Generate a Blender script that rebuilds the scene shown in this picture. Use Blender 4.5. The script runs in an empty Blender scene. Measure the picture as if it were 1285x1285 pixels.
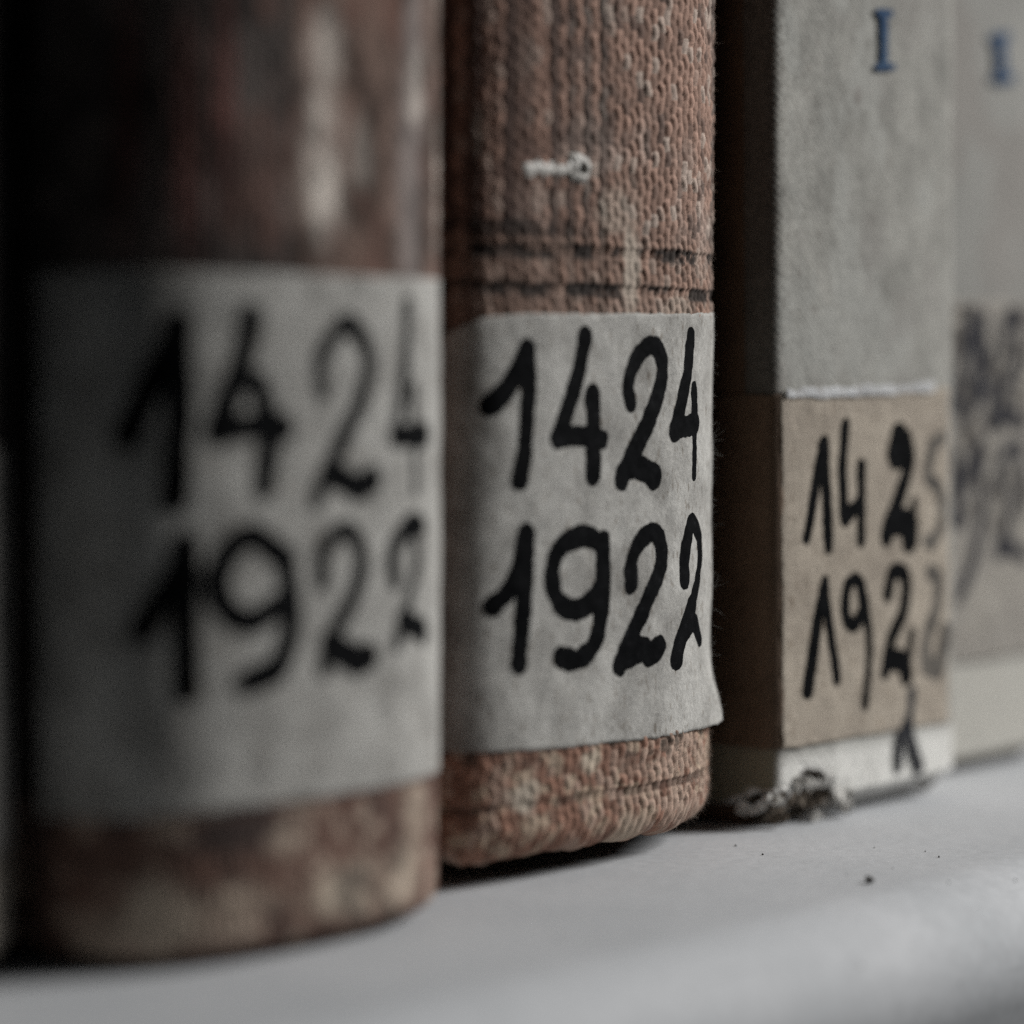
import bpy, math
import numpy as np
from mathutils import Matrix, Vector, Euler

sc = bpy.context.scene
MM = 0.001

# ------------------------------------------------------------------ camera
PHOTO = 1285.0                 # photo size in pixels, used to read directions
FPX = 4000.0                   # focal length in photo pixels
THETA = math.radians(50)       # angle between the row of books and the image plane
CAM_H = 59.0                   # mm above the shelf
PITCH = math.atan((642.5 - 430) / FPX)
ct, st = math.cos(THETA), math.sin(THETA)
RIGHT = np.array([ct, -st, 0.0])
FWD0 = np.array([st, ct, 0.0])
CAM = -(22.8 * RIGHT + 375.0 * FWD0) + np.array([0, 0, CAM_H])
FWD = FWD0 * math.cos(PITCH) + np.array([0, 0, -math.sin(PITCH)])
UP = np.cross(RIGHT, FWD)

cd = bpy.data.cameras.new('camera')
cam = bpy.data.objects.new('camera', cd)
sc.collection.objects.link(cam)
rot = Matrix(((RIGHT[0], UP[0], -FWD[0]), (RIGHT[1], UP[1], -FWD[1]), (RIGHT[2], UP[2], -FWD[2])))
cam.matrix_world = Matrix.Translation(Vector(CAM * MM)) @ rot.to_4x4()
cd.sensor_fit = 'HORIZONTAL'
cd.sensor_width = 36.0
cd.lens = FPX / PHOTO * 36.0
cd.clip_start = 0.01
cd.clip_end = 50
cd.dof.use_dof = True
cd.dof.focus_distance = 0.3675
cd.dof.aperture_fstop = 6.8
cd.dof.aperture_blades = 7
sc.camera = cam

# ------------------------------------------------------------------ world, lamps, exposure
w = bpy.data.worlds.new('World')
sc.world = w
w.use_nodes = True
bg = w.node_tree.nodes['Background']
bg.inputs[0].default_value = (0.75, 0.88, 1.0, 1)
bg.inputs[1].default_value = 0.007


def area(name, loc, aim, size, power, col):
    l = bpy.data.lights.new(name, 'AREA')
    l.shape = 'RECTANGLE'
    l.size, l.size_y = size
    l.energy = power
    l.color = col
    o = bpy.data.objects.new(name, l)
    sc.collection.objects.link(o)
    o.location = loc
    d = Vector(aim) - Vector(loc)
    o.rotation_euler = d.to_track_quat('-Z', 'Y').to_euler()
    return o


area('window_light', (0.72, -0.47, 0.53), (0.0, 0.0, 0.05), (0.32, 0.42), 5.6, (1.0, 0.99, 0.975))

sc.view_settings.view_transform = 'Standard'
sc.view_settings.look = 'None'
sc.view_settings.exposure = 1.2
sc.view_settings.gamma = 1.0
sc.cycles.use_denoising = False
sc.cycles.max_bounces = 6
sc.cycles.sample_clamp_indirect = 3.0
sc.cycles.sample_clamp_direct = 6.0

# ------------------------------------------------------------------ helpers
rng = np.random.default_rng(7)
TAB = [np.random.default_rng(100 + k).random((128, 128)) for k in range(12)]


def vnoise(x, y, seed=0):
    t = TAB[seed % 12]
    xi = np.floor(x).astype(int); yi = np.floor(y).astype(int)
    fx = x - xi; fy = y - yi
    fx = fx * fx * (3 - 2 * fx); fy = fy * fy * (3 - 2 * fy)
    a = t[xi % 128, yi % 128]; b = t[(xi + 1) % 128, yi % 128]
    c = t[xi % 128, (yi + 1) % 128]; d = t[(xi + 1) % 128, (yi + 1) % 128]
    return (a * (1 - fx) + b * fx) * (1 - fy) + (c * (1 - fx) + d * fx) * fy


def fbm(x, y, seed=0, octv=4):
    v = 0; amp = 0.5; tot = 0
    for k in range(octv):
        v = v + amp * vnoise(x * 2 ** k + 17.3 * k, y * 2 ** k + 5.1 * k, seed + k)
        tot += amp; amp *= 0.55
    return v / tot


def sstep(a, b, x):
    t = np.clip((x - a) / (b - a), 0, 1)
    return t * t * (3 - 2 * t)


def mix(c, d, f):
    f = np.clip(f, 0, 1)[..., None]
    return c * (1 - f) + np.asarray(d) * f


def tag(o, label, cat, group=None, kind=None):
    if label: o['label'] = label
    if cat: o['category'] = cat
    if group: o['group'] = group
    if kind: o['kind'] = kind
    return o


def mesh_obj(name, verts, faces, mat, parent=None, col=None, smooth=True):
    """verts in millimetres; faces: list of tuples or (N,4) int array."""
    me = bpy.data.meshes.new(name)
    verts = np.asarray(verts, dtype=np.float64) * MM
    if isinstance(faces, np.ndarray):
        n, k = faces.shape
        me.vertices.add(len(verts)); me.vertices.foreach_set('co', verts.astype(np.float32).ravel())
        me.loops.add(n * k); me.loops.foreach_set('vertex_index', faces.astype(np.int32).ravel())
        me.polygons.add(n)
        me.polygons.foreach_set('loop_start', np.arange(0, n * k, k, dtype=np.int32))
        me.update(calc_edges=True)
    else:
        me.from_pydata([tuple(v) for v in verts], [], faces)
    if smooth:
        me.polygons.foreach_set('use_smooth', np.ones(len(me.polygons), dtype=bool))
    if col is not None:
        at = me.color_attributes.new('Col', 'FLOAT_COLOR', 'POINT')
        c4 = np.ones((len(verts), 4), dtype=np.float32); c4[:, :3] = np.clip(col, 0.004, 0.9)
        at.data.foreach_set('color', c4.ravel())
    me.update()
    if mat: me.materials.append(mat)
    o = bpy.data.objects.new(name, me)
    sc.collection.objects.link(o)
    if parent is not None: o.parent = parent
    return o


def grid_faces(nr, nc):
    i = np.arange(nr * nc).reshape(nr, nc)
    return np.stack([i[:-1, :-1], i[:-1, 1:], i[1:, 1:], i[1:, :-1]], -1).reshape(-1, 4)


def box(name, x0, x1, y0, y1, z0, z1, mat, parent, bev=0.6):
    import bmesh
    bm = bmesh.new()
    bmesh.ops.create_cube(bm, size=1.0)
    for v in bm.verts:
        v.co = Vector(((x0 + x1) / 2 + v.co.x * (x1 - x0), (y0 + y1) / 2 + v.co.y * (y1 - y0), (z0 + z1) / 2 + v.co.z * (z1 - z0))) * MM
    if bev:
        bmesh.ops.bevel(bm, geom=bm.edges[:], offset=bev * MM, segments=2, affect='EDGES', profile=0.6)
    me = bpy.data.meshes.new(name); bm.to_mesh(me); bm.free()
    me.materials.append(mat)
    o = bpy.data.objects.new(name, me); sc.collection.objects.link(o); o.parent = parent
    return o


def ray(px, py):
    d = FWD + (px - 642.5) / FPX * RIGHT + (642.5 - py) / FPX * UP
    return CAM, d


def floor_pix(px, py, z=0.0):
    o, d = ray(px, py)
    return o + d * ((z - o[2]) / d[2])


def s2l(*c):
    return np.array([((v / 255) / 12.92 if v <= 10 else ((v / 255 + .055) / 1.055) ** 2.4) for v in c])


# ------------------------------------------------------------------ materials
def new_mat(name, rough=0.85, spec=0.25):
    m = bpy.data.materials.new(name); m.use_nodes = True
    nt = m.node_tree
    b = nt.nodes['Principled BSDF']
    b.inputs['Roughness'].default_value = rough
    b.inputs['Specular IOR Level'].default_value = spec
    return m, nt, b


def nnoise(nt, scale, detail=4, rough=0.6, vec=None):
    n = nt.nodes.new('ShaderNodeTexNoise')
    n.inputs['Scale'].default_value = scale; n.inputs['Detail'].default_value = detail; n.inputs['Roughness'].default_value = rough
    if vec is None:
        vec = nt.nodes.new('ShaderNodeTexCoord').outputs['Object']
    nt.links.new(vec, n.inputs['Vector'])
    return n


def ramp(nt, fac, stops):
    r = nt.nodes.new('ShaderNodeValToRGB')
    e = r.color_ramp.elements
    while len(e) < len(stops): e.new(0.5)
    for el, (p, c) in zip(e, stops):
        el.position = p; el.color = (*c, 1) if len(c) == 3 else c
    nt.links.new(fac, r.inputs[0])
    return r


def mult(nt, a, b, fac=1.0, mode='MULTIPLY'):
    m = nt.nodes.new('ShaderNodeMix'); m.data_type = 'RGBA'; m.blend_type = mode
    m.inputs[0].default_value = fac
    nt.links.new(a, m.inputs[6]); nt.links.new(b, m.inputs[7])
    return m.outputs[2]


def bump(nt, h, strength, dist, b):
    n = nt.nodes.new('ShaderNodeBump'); n.inputs['Strength'].default_value = strength; n.inputs['Distance'].default_value = dist
    nt.links.new(h, n.inputs['Height']); nt.links.new(n.outputs[0], b.inputs['Normal'])
    return n


def cloth_mat(name, fine=9000, bstr=0.5):
    m, nt, b = new_mat(name, 0.9, 0.1)
    at = nt.nodes.new('ShaderNodeAttribute'); at.attribute_name = 'Col'
    n = nnoise(nt, 2600, 5, 0.7)
    r = ramp(nt, n.outputs[0], [(0.3, (0.72, 0.72, 0.72)), (0.7, (1.2, 1.2, 1.2))])
    nt.links.new(mult(nt, at.outputs[0], r.outputs[0]), b.inputs['Base Color'])
    n2 = nnoise(nt, fine, 3, 0.7)
    bump(nt, n2.outputs[0], bstr, 0.0001, b)
    b.inputs['Sheen Weight'].default_value = 0.03
    return m


def paper_mat(name, base, dark, stain_scale=90):
    m, nt, b = new_mat(name, 0.8, 0.25)
    n1 = nnoise(nt, stain_scale, 5, 0.6)
    r1 = ramp(nt, n1.outputs[0], [(0.32, dark), (0.62, base)])
    n2 = nnoise(nt, 1500, 4, 0.7)
    r2 = ramp(nt, n2.outputs[0], [(0.3, (0.78, 0.78, 0.78)), (0.7, (1.14, 1.14, 1.14))])
    c = mult(nt, r1.outputs[0], r2.outputs[0])
    # fibre flecks
    tc = nt.nodes.new('ShaderNodeTexCoord'); mp = nt.nodes.new('ShaderNodeMapping')
    mp.inputs['Scale'].default_value = (1, 1, 0.35); mp.inputs['Rotation'].default_value = (0.5, 0.7, 0.3)
    nt.links.new(tc.outputs['Object'], mp.inputs[0])
    n3 = nnoise(nt, 1700, 2, 0.5, mp.outputs[0])
    r3 = ramp(nt, n3.outputs[0], [(0.60, (1, 1, 1)), (0.72, (0.5, 0.45, 0.40))])
    c = mult(nt, c, r3.outputs[0], 0.9)
    nt.links.new(c, b.inputs['Base Color'])
    n4 = nnoise(nt, 2200, 6, 0.75)
    bump(nt, n4.outputs[0], 0.9, 0.00016, b)
    return m


def ink_mat(name, c0, c1, rough=0.6):
    m, nt, b = new_mat(name, rough, 0.02)
    n = nnoise(nt, 700, 5, 0.7)
    r = ramp(nt, n.outputs[0], [(0.35, c0), (0.62, c1), (0.78, tuple(min(0.5, v * 4 + 0.004) for v in c1))])
    nt.links.new(r.outputs[0], b.inputs['Base Color'])
    n4 = nnoise(nt, 2500, 5, 0.7)
    bump(nt, n4.outputs[0], 0.35, 0.0001, b)
    return m


M_CLOTH = cloth_mat('worn_brown_cloth')
M_CANVAS = cloth_mat('cream_canvas', 12000, 0.4)
M_LABEL = paper_mat('grey_label_paper', (0.51, 0.50, 0.47), (0.29, 0.28, 0.26), 170)
M_LABEL_TAN = paper_mat('tan_label_paper', (0.47, 0.41, 0.335), (0.35, 0.30, 0.245), 150)
M_WHITE = paper_mat('white_strip_paper', (0.66, 0.67, 0.68), (0.45, 0.45, 0.45), 260)
M_INK = ink_mat('black_marker_ink', (0.0022, 0.0025, 0.003), (0.006, 0.0063, 0.0072))
M_INK_DRY = ink_mat('dried_marker_ink', (0.015, 0.016, 0.02), (0.06, 0.06, 0.065))
M_INK_FADED = ink_mat('faded_marker_ink', (0.055, 0.053, 0.052), (0.19, 0.172, 0.15), 0.8)
M_INK_SMUDGE = ink_mat('smudged_blue_grey_ink', (0.016, 0.018, 0.026), (0.055, 0.054, 0.06), 0.8)
M_BLUE = ink_mat('blue_print', (0.03, 0.06, 0.12), (0.06, 0.10, 0.17), 0.7)


def simple_mat(name, c0, c1, scale, rough=0.85, bs=0.3, bscale=1500):
    m, nt, b = new_mat(name, rough, 0.25)
    n = nnoise(nt, scale, 5, 0.65)
    r = ramp(nt, n.outputs[0], [(0.3, c0), (0.7, c1)])
    nt.links.new(r.outputs[0], b.inputs['Base Color'])
    bump(nt, nnoise(nt, bscale, 4, 0.6).outputs[0], bs, 0.0001, b)
    return m


M_BOARD_DARK = simple_mat('dark_board_paper', (0.03, 0.022, 0.018), (0.06, 0.045, 0.035), 120)
M_BOARD_BROWN = simple_mat('brown_board_paper', (0.07, 0.045, 0.03), (0.12, 0.078, 0.05), 120)
M_GLUE = simple_mat('white_glue', (0.38, 0.36, 0.33), (0.70, 0.68, 0.64), 900, 0.5)
M_CRUMB = simple_mat('dark_grit', (0.03, 0.028, 0.025), (0.09, 0.08, 0.07), 2500)
M_FIBRE = simple_mat('loose_cloth_fibre', (0.30, 0.24, 0.20), (0.55, 0.47, 0.40), 1500)
M_FRAY = simple_mat('torn_board_core', (0.05, 0.04, 0.03), (0.22, 0.18, 0.14), 900, 0.9, 0.8, 2500)

# page block: thin stacked leaves
m, nt, b = new_mat('page_edges', 0.9, 0.1)
tc = nt.nodes.new('ShaderNodeTexCoord'); mp = nt.nodes.new('ShaderNodeMapping')
mp.inputs['Scale'].default_value = (1, 0.02, 0.02); nt.links.new(tc.outputs['Object'], mp.inputs[0])
n = nnoise(nt, 5000, 2, 0.5, mp.outputs[0])
r = ramp(nt, n.outputs[0], [(0.35, (0.22, 0.18, 0.13)), (0.65, (0.42, 0.36, 0.27))])
nt.links.new(r.outputs[0], b.inputs['Base Color'])
M_PAGES = m

# shelf: painted sheet steel
m, nt, b = new_mat('grey_painted_shelf', 0.7, 0.25)
n1 = nnoise(nt, 28, 5, 0.6)
r1 = ramp(nt, n1.outputs[0], [(0.3, (0.44, 0.455, 0.47)), (0.7, (0.54, 0.55, 0.565))])
n2 = nnoise(nt, 650, 4, 0.7)
r2 = ramp(nt, n2.outputs[0], [(0.3, (0.9, 0.9, 0.9)), (0.7, (1.07, 1.07, 1.07))])
n3 = nnoise(nt, 420, 3, 0.55)
r3 = ramp(nt, n3.outputs[0], [(0.70, (1, 1, 1)), (0.76, (0.55, 0.54, 0.53))])
c = mult(nt, r1.outputs[0], r2.outputs[0]); c = mult(nt, c, r3.outputs[0], 0.7)
tc = nt.nodes.new('ShaderNodeTexCoord'); mp = nt.nodes.new('ShaderNodeMapping')
mp.inputs['Scale'].default_value = (0.06, 1, 1); mp.inputs['Rotation'].default_value = (0, 0, 0.12)
nt.links.new(tc.outputs['Object'], mp.inputs[0])
n5 = nnoise(nt, 900, 3, 0.6, mp.outputs[0])
r5 = ramp(nt, n5.outputs[0], [(0.64, (1, 1, 1)), (0.72, (0.80, 0.80, 0.80))])
c = mult(nt, c, r5.outputs[0], 0.6)
nt.links.new(c, b.inputs['Base Color'])
rr = ramp(nt, nnoise(nt, 160, 5, 0.7).outputs[0], [(0.3, (0.62,) * 3), (0.7, (0.78,) * 3)])
nt.links.new(rr.outputs[0], b.inputs['Roughness'])
bump(nt, nnoise(nt, 520, 4, 0.6).outputs[0], 0.16, 0.0002, b)
M_SHELF = m

# ------------------------------------------------------------------ the setting: shelf with rolled front lip
LIP = floor_pix(900, 1160)[1]          # where the top starts to roll over
RL = 10.5
prof = [(260, 0), (LIP, 0)]
for k in range(1, 25):
    a = math.radians(109) * k / 24
    prof.append((LIP - RL * math.sin(a), -RL + RL * math.cos(a)))
ye_, ze_ = prof[-1]
prof += [(ye_ + 12.0, ze_ - 35), (ye_ + 13.5, ze_ - 36.5), (ye_ + 21, ze_ - 36.5), (ye_ + 21, ze_ - 35), (ye_ + 14.8, ze_ - 34)]
prof += [(LIP + 2, -1.2 - RL), (LIP + 4, -1.6), (260, -1.6)]
# densify
pr = [prof[0]]
for p, q in zip(prof[:-1], prof[1:]):
    n = max(1, int(math.hypot(q[0] - p[0], q[1] - p[1]) / 6))
    pr += [(p[0] + (q[0] - p[0]) * k / n, p[1] + (q[1] - p[1]) * k / n) for k in range(1, n + 1)]
pr = np.array(pr)
xs = np.linspace(-420, 420, 141)
V = np.zeros((len(xs), len(pr), 3))
V[..., 0] = xs[:, None]; V[..., 1] = pr[None, :, 0]; V[..., 2] = pr[None, :, 1]
wob = (fbm(xs[:, None] / 60 + 3, pr[None, :, 0] / 40, 3) - 0.5) * 0.5 * sstep(LIP + 4, LIP - 8, pr[None, :, 0])
V[..., 1] += wob
F = grid_faces(len(xs), len(pr))
shelf = mesh_obj('shelf', V.reshape(-1, 3), F, M_SHELF)
shelf['kind'] = 'structure'


# ------------------------------------------------------------------ a bent sheet: profile in plan, extruded up
class Surf:
    def __init__(self, pts, root):
        pts = np.asarray(pts, float)
        seg = np.hypot(*np.diff(pts, axis=0).T)
        S = np.concatenate([[0], np.cumsum(seg)])
        n = int(S[-1] / 0.25)
        ss = np.linspace(0, S[-1], n)
        x = np.interp(ss, S, pts[:, 0]); y = np.interp(ss, S, pts[:, 1])
        k = np.ones(7) / 7
        for _ in range(2):
            xp = np.pad(x, 3, mode='edge'); yp = np.pad(y, 3, mode='edge')
            x2 = np.convolve(xp, k, 'valid'); y2 = np.convolve(yp, k, 'valid')
            x2[:4], x2[-4:], y2[:4], y2[-4:] = x[:4], x[-4:], y[:4], y[-4:]
            x, y = x2, y2
        seg = np.hypot(np.diff(x), np.diff(y))
        self.S = np.concatenate([[0], np.cumsum(seg)]); self.x = x; self.y = y
        tx = np.gradient(x); ty = np.gradient(y); l = np.hypot(tx, ty)
        self.nx = ty / l; self.ny = -tx / l
        self.root = root
        self.len = self.S[-1]
        self.inv = np.array(root.matrix_basis.inverted())
        self.pages = None

    def pos(self, s, z, off=0.0):
        s = np.asarray(s, float); z = np.asarray(z, float)
        nx = np.interp(s, self.S, self.nx); ny = np.interp(s, self.S, self.ny)
        return np.stack(np.broadcast_arrays(np.interp(s, self.S, self.x) + nx * off, np.interp(s, self.S, self.y) + ny * off, z), -1)

    def pix(self, px, py):
        """photo pixel -> (arc length, height) on this sheet, where the line of sight first meets it"""
        o, d = ray(px, py)
        o = (self.inv @ np.append(o * MM, 1))[:3] / MM
        d = self.inv[:3, :3] @ d
        x0, y0, x1, y1 = self.x[:-1], self.y[:-1], self.x[1:], self.y[1:]
        ex, ey = x1 - x0, y1 - y0
        den = d[0] * ey - d[1] * ex
        den = np.where(abs(den) < 1e-12, 1e-12, den)
        t = ((x0 - o[0]) * ey - (y0 - o[1]) * ex) / den
        u = ((x0 - o[0]) * d[1] - (y0 - o[1]) * d[0]) / den
        ok = (u >= -0.001) & (u <= 1.001) & (t > 0)
        if not ok.any():
            # off the silhouette: take the point nearest the line of sight
            q = abs((self.x - o[0]) * d[1] - (self.y - o[1]) * d[0]) / math.hypot(d[0], d[1])
            i = int(q.argmin()); tt = ((self.x[i] - o[0]) * d[0] + (self.y[i] - o[1]) * d[1]) / (d[0] ** 2 + d[1] ** 2)
            return self.S[i], o[2] + d[2] * tt
        i = int(np.where(ok, t, 1e9).argmin())
        return self.S[i] + u[i] * (self.S[i + 1] - self.S[i]), o[2] + d[2] * t[i]


def make_root(name, lean_deg, loc=(0, 0, 0)):
    o = bpy.data.objects.new(name, None); sc.collection.objects.link(o)
    o.empty_display_size = 0.02
    o.location = Vector(loc) * MM
    o.rotation_euler = Euler((0, math.radians(lean_deg), 0))
    o.matrix_basis = Matrix.LocRotScale(o.location, o.rotation_euler, Vector((1, 1, 1)))
    return o


def round_profile(wl, wr, yf, dl, dr, sil_px, nl=2.5, n=2.5, L=24.0):
    """superelliptic spine profile: half widths wl, wr, front at yf, shoulder depths dl, dr; placed along the row so its right outline falls on sil_px"""
    ph = np.linspace(math.pi, 0, 161)
    c_, s_ = np.cos(ph), np.sin(ph)
    px_ = np.where(c_ < 0, -wl * np.abs(c_) ** (2 / nl), wr * np.abs(c_) ** (2 / n))
    py_ = yf + np.where(c_ < 0, dl * (1 - s_ ** (2 / nl)), dr * (1 - s_ ** (2 / n)))
    o, dd = ray(sil_px, 642.5)
    d2 = np.array([dd[0], dd[1]]) / math.hypot(dd[0], dd[1])
    nrm = np.array([d2[1], -d2[0]])            # to the right of the line of sight
    lat = (px_ - o[0]) * nrm[0] + (py_ - o[1]) * nrm[1]
    cx = -lat.max() / nrm[0]
    a, b = cx - wl, cx + wr
    yl = yf + dl; ye = yf + dr
    pts = [(a, ye + L), (a, yl + 9), (a + 1.4, yl + 6.5), (a + 1.4, yl + 5), (a, yl + 2.5)]
    pts += list(zip(px_ + cx, py_))
    pts += [(b, ye + 2.5), (b - 1.4, ye + 5), (b - 1.4, ye + 6.5), (b, ye + 9), (b, ye + L)]
    return pts, ye, a, b


def cloth_sheet(name, sf, sarr, rows, hfun, cfun, mat, parent, hemjit=0.0):
    """rows: list of (z, off, exterior weight)"""
    z = np.array([r[0] for r in rows]); off = np.array([r[1] for r in rows]); wt = np.array([r[2] for r in rows])
    SS, ZZ = np.meshgrid(sarr, z)
    zmin = z.min()
    ZZ = ZZ + (fbm(SS / 3.5, SS * 0 + 1, 3, 4) - 0.5) * hemjit * np.exp(-np.clip(ZZ - zmin, 0, None) / 2.5)
    H = hfun(SS, ZZ) * wt[:, None] + off[:, None]
    P = sf.pos(SS, ZZ, H)
    C = cfun(SS, ZZ)
    return mesh_obj(name, P.reshape(-1, 3), grid_faces(len(z), len(sarr)), mat, parent, C.reshape(-1, 3))


def hem_rows(z0, r, ztop_fine, top, dz, depth=1.0):
    rows = [(z0 + 8, -r * depth - 0.6, 0), (z0 + 3, -r * depth - 0.6, 0), (z0 + 0.8, -r * depth - 0.4, 0.1)]
    for k in range(0, 13):
        a = math.pi / 2 * k / 12
        rows.append((z0 + r - r * math.cos(a), (-r + r * math.sin(a)) * depth, min(1, 0.25 + k / 8)))
    z = z0 + r + dz
    while z < ztop_fine:
        rows.append((z, 0, 1)); z += dz
    while z < top:
        rows.append((z, 0, 1)); z += 1.2
    rows.append((top, 0, 1)); rows.append((top, -2.2, 1)); rows.append((top - 6, -2.4, 0))
    return rows


def s_samples(sf, s0, s1, ds):
    return np.unique(np.concatenate([np.linspace(0, s0, max(2, int(s0 / 1.0))), np.arange(s0, s1, ds), np.linspace(s1, sf.len, max(2, int((sf.len - s1) / 1.0)))]))


# ------------------------------------------------------------------ paper label
def label_sheet(name, sf, s0, s1, zb, zt, mat, parent, off=0.3, extra=None, ns=160, nz=130, seed=0, ds=None):
    """zb(s), zt(s): lower and upper edge; extra(u, v, S, Z): lift of the paper"""
    u = np.linspace(0, 1, ns); v = np.linspace(0, 1, nz)
    UU, VV = np.meshgrid(u, v)
    z_jit = (fbm(u * 40, u * 0 + 2, seed + 1) - 0.5) * 0.35
    s_jit = (fbm(v * 40, v * 0 + 7, seed + 2) - 0.5) * 0.35
    S = s0 + (s1 - s0) * UU + s_jit[:, None] * (np.abs(UU - 0.5) * 2) ** 6
    if ds is not None: S = S + ds(UU, VV)
    Zb = zb(S) + z_jit[None, :]; Zt = zt(S) + z_jit[None, ::-1]
    Z = Zb + (Zt - Zb) * VV
    O = off + (fbm(S / 5, Z / 5, seed + 3) - 0.5) * 0.42
    if extra is not None: O = O + extra(UU, VV, S, Z)
    P = sf.pos(S, Z, O).reshape(-1, 3); F = grid_faces(nz, ns)
    P2 = sf.pos(S, Z, O - 0.16).reshape(-1, 3); n = len(P)
    idx = np.arange(n).reshape(nz, ns)
    loop = np.concatenate([idx[0, :], idx[1:, -1], idx[-1, -2::-1], idx[-2:0:-1, 0]])
    nxt = np.roll(loop, -1)
    skirt = np.stack([loop, loop + n, nxt + n, nxt], -1)
    F2 = F[:, ::-1] + n
    return mesh_obj(name, np.concatenate([P, P2]), np.concatenate([F, skirt, F2]), mat, parent)


# ------------------------------------------------------------------ handwriting
def catmull(P, n=14):
    P = np.asarray(P, float)
    if len(P) < 3:
        return np.stack([P[0] + (P[1] - P[0]) * t for t in np.linspace(0, 1, n)])
    Q = np.vstack([2 * P[0] - P[1], P, 2 * P[-1] - P[-2]]); out = []
    for i in range(1, len(Q) - 2):
        p0, p1, p2, p3 = Q[i - 1], Q[i], Q[i + 1], Q[i + 2]
        for t in np.linspace(0, 1, n, endpoint=False):
            out.append(0.5 * (2 * p1 + (p2 - p0) * t + (2 * p0 - 5 * p1 + 4 * p2 - p3) * t * t + (3 * p1 - p0 - 3 * p2 + p3) * t ** 3))
    out.append(P[-1]); return np.array(out)


def digit(sf, strokes, origin, scale, width, mat, parent, off, lift=None, g=0.16, seed=0, rough=0.16, name='digit', holes=0.0, pseed=1):
    """strokes: pen paths read from a photo crop; each a list of (x, y) or (list, width factor[, end factor])"""
    segs = []
    for stx in strokes:
        wf, we = 1.0, 1.0
        if isinstance(stx, tuple):
            wf = stx[1]; we = stx[2] if len(stx) > 2 else stx[1]; stx = stx[0]
        pts = catmull([sf.pix(origin[0] + x / scale, origin[1] + y / scale) for x, y in stx])
        f = np.linspace(wf, we, len(pts))
        f = f * (1 + 0.22 * (vnoise(np.arange(len(pts)) / 7.0, np.zeros(len(pts)) + seed * 3.7, seed) - 0.5))
        for k in range(len(pts) - 1):
            segs.append((*pts[k], *pts[k + 1], f[k] * width / 2))
    A = np.array(segs)
    pad = width
    s0, s1 = min(A[:, 0].min(), A[:, 2].min()) - pad, max(A[:, 0].max(), A[:, 2].max()) + pad
    z0, z1 = min(A[:, 1].min(), A[:, 3].min()) - pad, max(A[:, 1].max(), A[:, 3].max()) + pad
    sx = np.arange(s0, s1, g); zz = np.arange(z0, z1, g)
    SS, ZZ = np.meshgrid(sx, zz)
    D = np.full(SS.shape, 1e9)
    for ax, az, bx, bz, r in A:
        ex, ez = bx - ax, bz - az; l2 = ex * ex + ez * ez + 1e-12
        t = np.clip(((SS - ax) * ex + (ZZ - az) * ez) / l2, 0, 1)
        D = np.minimum(D, np.hypot(SS - ax - t * ex, ZZ - az - t * ez) - r)
    D = D + (fbm(SS / 0.9 + seed * 3, ZZ / 0.9, seed, 3) - 0.5) * 2 * rough
    if holes: D = np.maximum(D, (holes - fbm(SS / 1.3 + seed, ZZ / 2.0, seed + 4, 4)) * 3)
    nr, nc = D.shape
    verts = []; faces = []; vid = {}

    def corner(i, j):
        k = ('c', i, j)
        if k not in vid:
            vid[k] = len(verts); verts.append((sx[j], zz[i]))
        return vid[k]

    def cross(i, j, i2, j2):
        k = (i, j, i2, j2) if (i, j) < (i2, j2) else (i2, j2, i, j)
        if k not in vid:
            a, b_ = D[k[0], k[1]], D[k[2], k[3]]; t = a / (a - b_)
            vid[k] = len(verts)
            verts.append((sx[k[1]] + (sx[k[3]] - sx[k[1]]) * t, zz[k[0]] + (zz[k[2]] - zz[k[0]]) * t))
        return vid[k]
    inside = D < 0
    cells = inside[:-1, :-1].astype(int) + inside[:-1, 1:] + inside[1:, 1:] + inside[1:, :-1]
    for i, j in zip(*np.nonzero(cells)):
        cs = [(i, j), (i, j + 1), (i + 1, j + 1), (i + 1, j)]
        poly = []
        for k in range(4):
            p, q = cs[k], cs[(k + 1) % 4]
            if inside[p]: poly.append(corner(*p))
            if inside[p] != inside[q]: poly.append(cross(*p, *q))
        if len(poly) >= 3: faces.append(tuple(poly))
    v = np.array(verts)
    o_ = np.full(len(v), off)
    o_ = o_ + 0.035 + (fbm(v[:, 0] / 5, v[:, 1] / 5, pseed + 3) - 0.5) * 0.42
    if lift is not None: o_ = o_ + lift(v[:, 0], v[:, 1])
    return mesh_obj(name, sf.pos(v[:, 0], v[:, 1], o_), faces, mat, parent)


def fibres(name, starts, dirs, lens, mat, parent, rad=0.028, seed=3):
    r_ = np.random.default_rng(seed); V = []; F = []
    for p, d, l in zip(starts, dirs, lens):
        d = d / np.linalg.norm(d)
        side = r_.normal(size=3); side -= d * side.dot(d); side /= np.linalg.norm(side)
        bi = np.cross(d, side); curl = r_.normal() * 0.5; curl2 = r_.normal() * 0.4
        base = len(V); n = 5
        for k in range(n):
            t = k / (n - 1)
            c = p + d * l * t + side * l * curl * t * t + bi * l * curl2 * t * t * t - d * 0.15 * (1 - t)
            rr_ = rad * (1 - 0.7 * t)
            for a in range(3):
                an = a * 2.094
                V.append(c + rr_ * (math.cos(an) * side + math.sin(an) * bi))
        for k in range(n - 1):
            for a in range(3):
                F.append((base + k * 3 + a, base + k * 3 + (a + 1) % 3, base + k * 3 + 3 + (a + 1) % 3, base + k * 3 + 3 + a))
    o = mesh_obj(name, np.array(V), np.array(F), mat, parent)
    o['kind'] = 'stuff'
    return o


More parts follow.
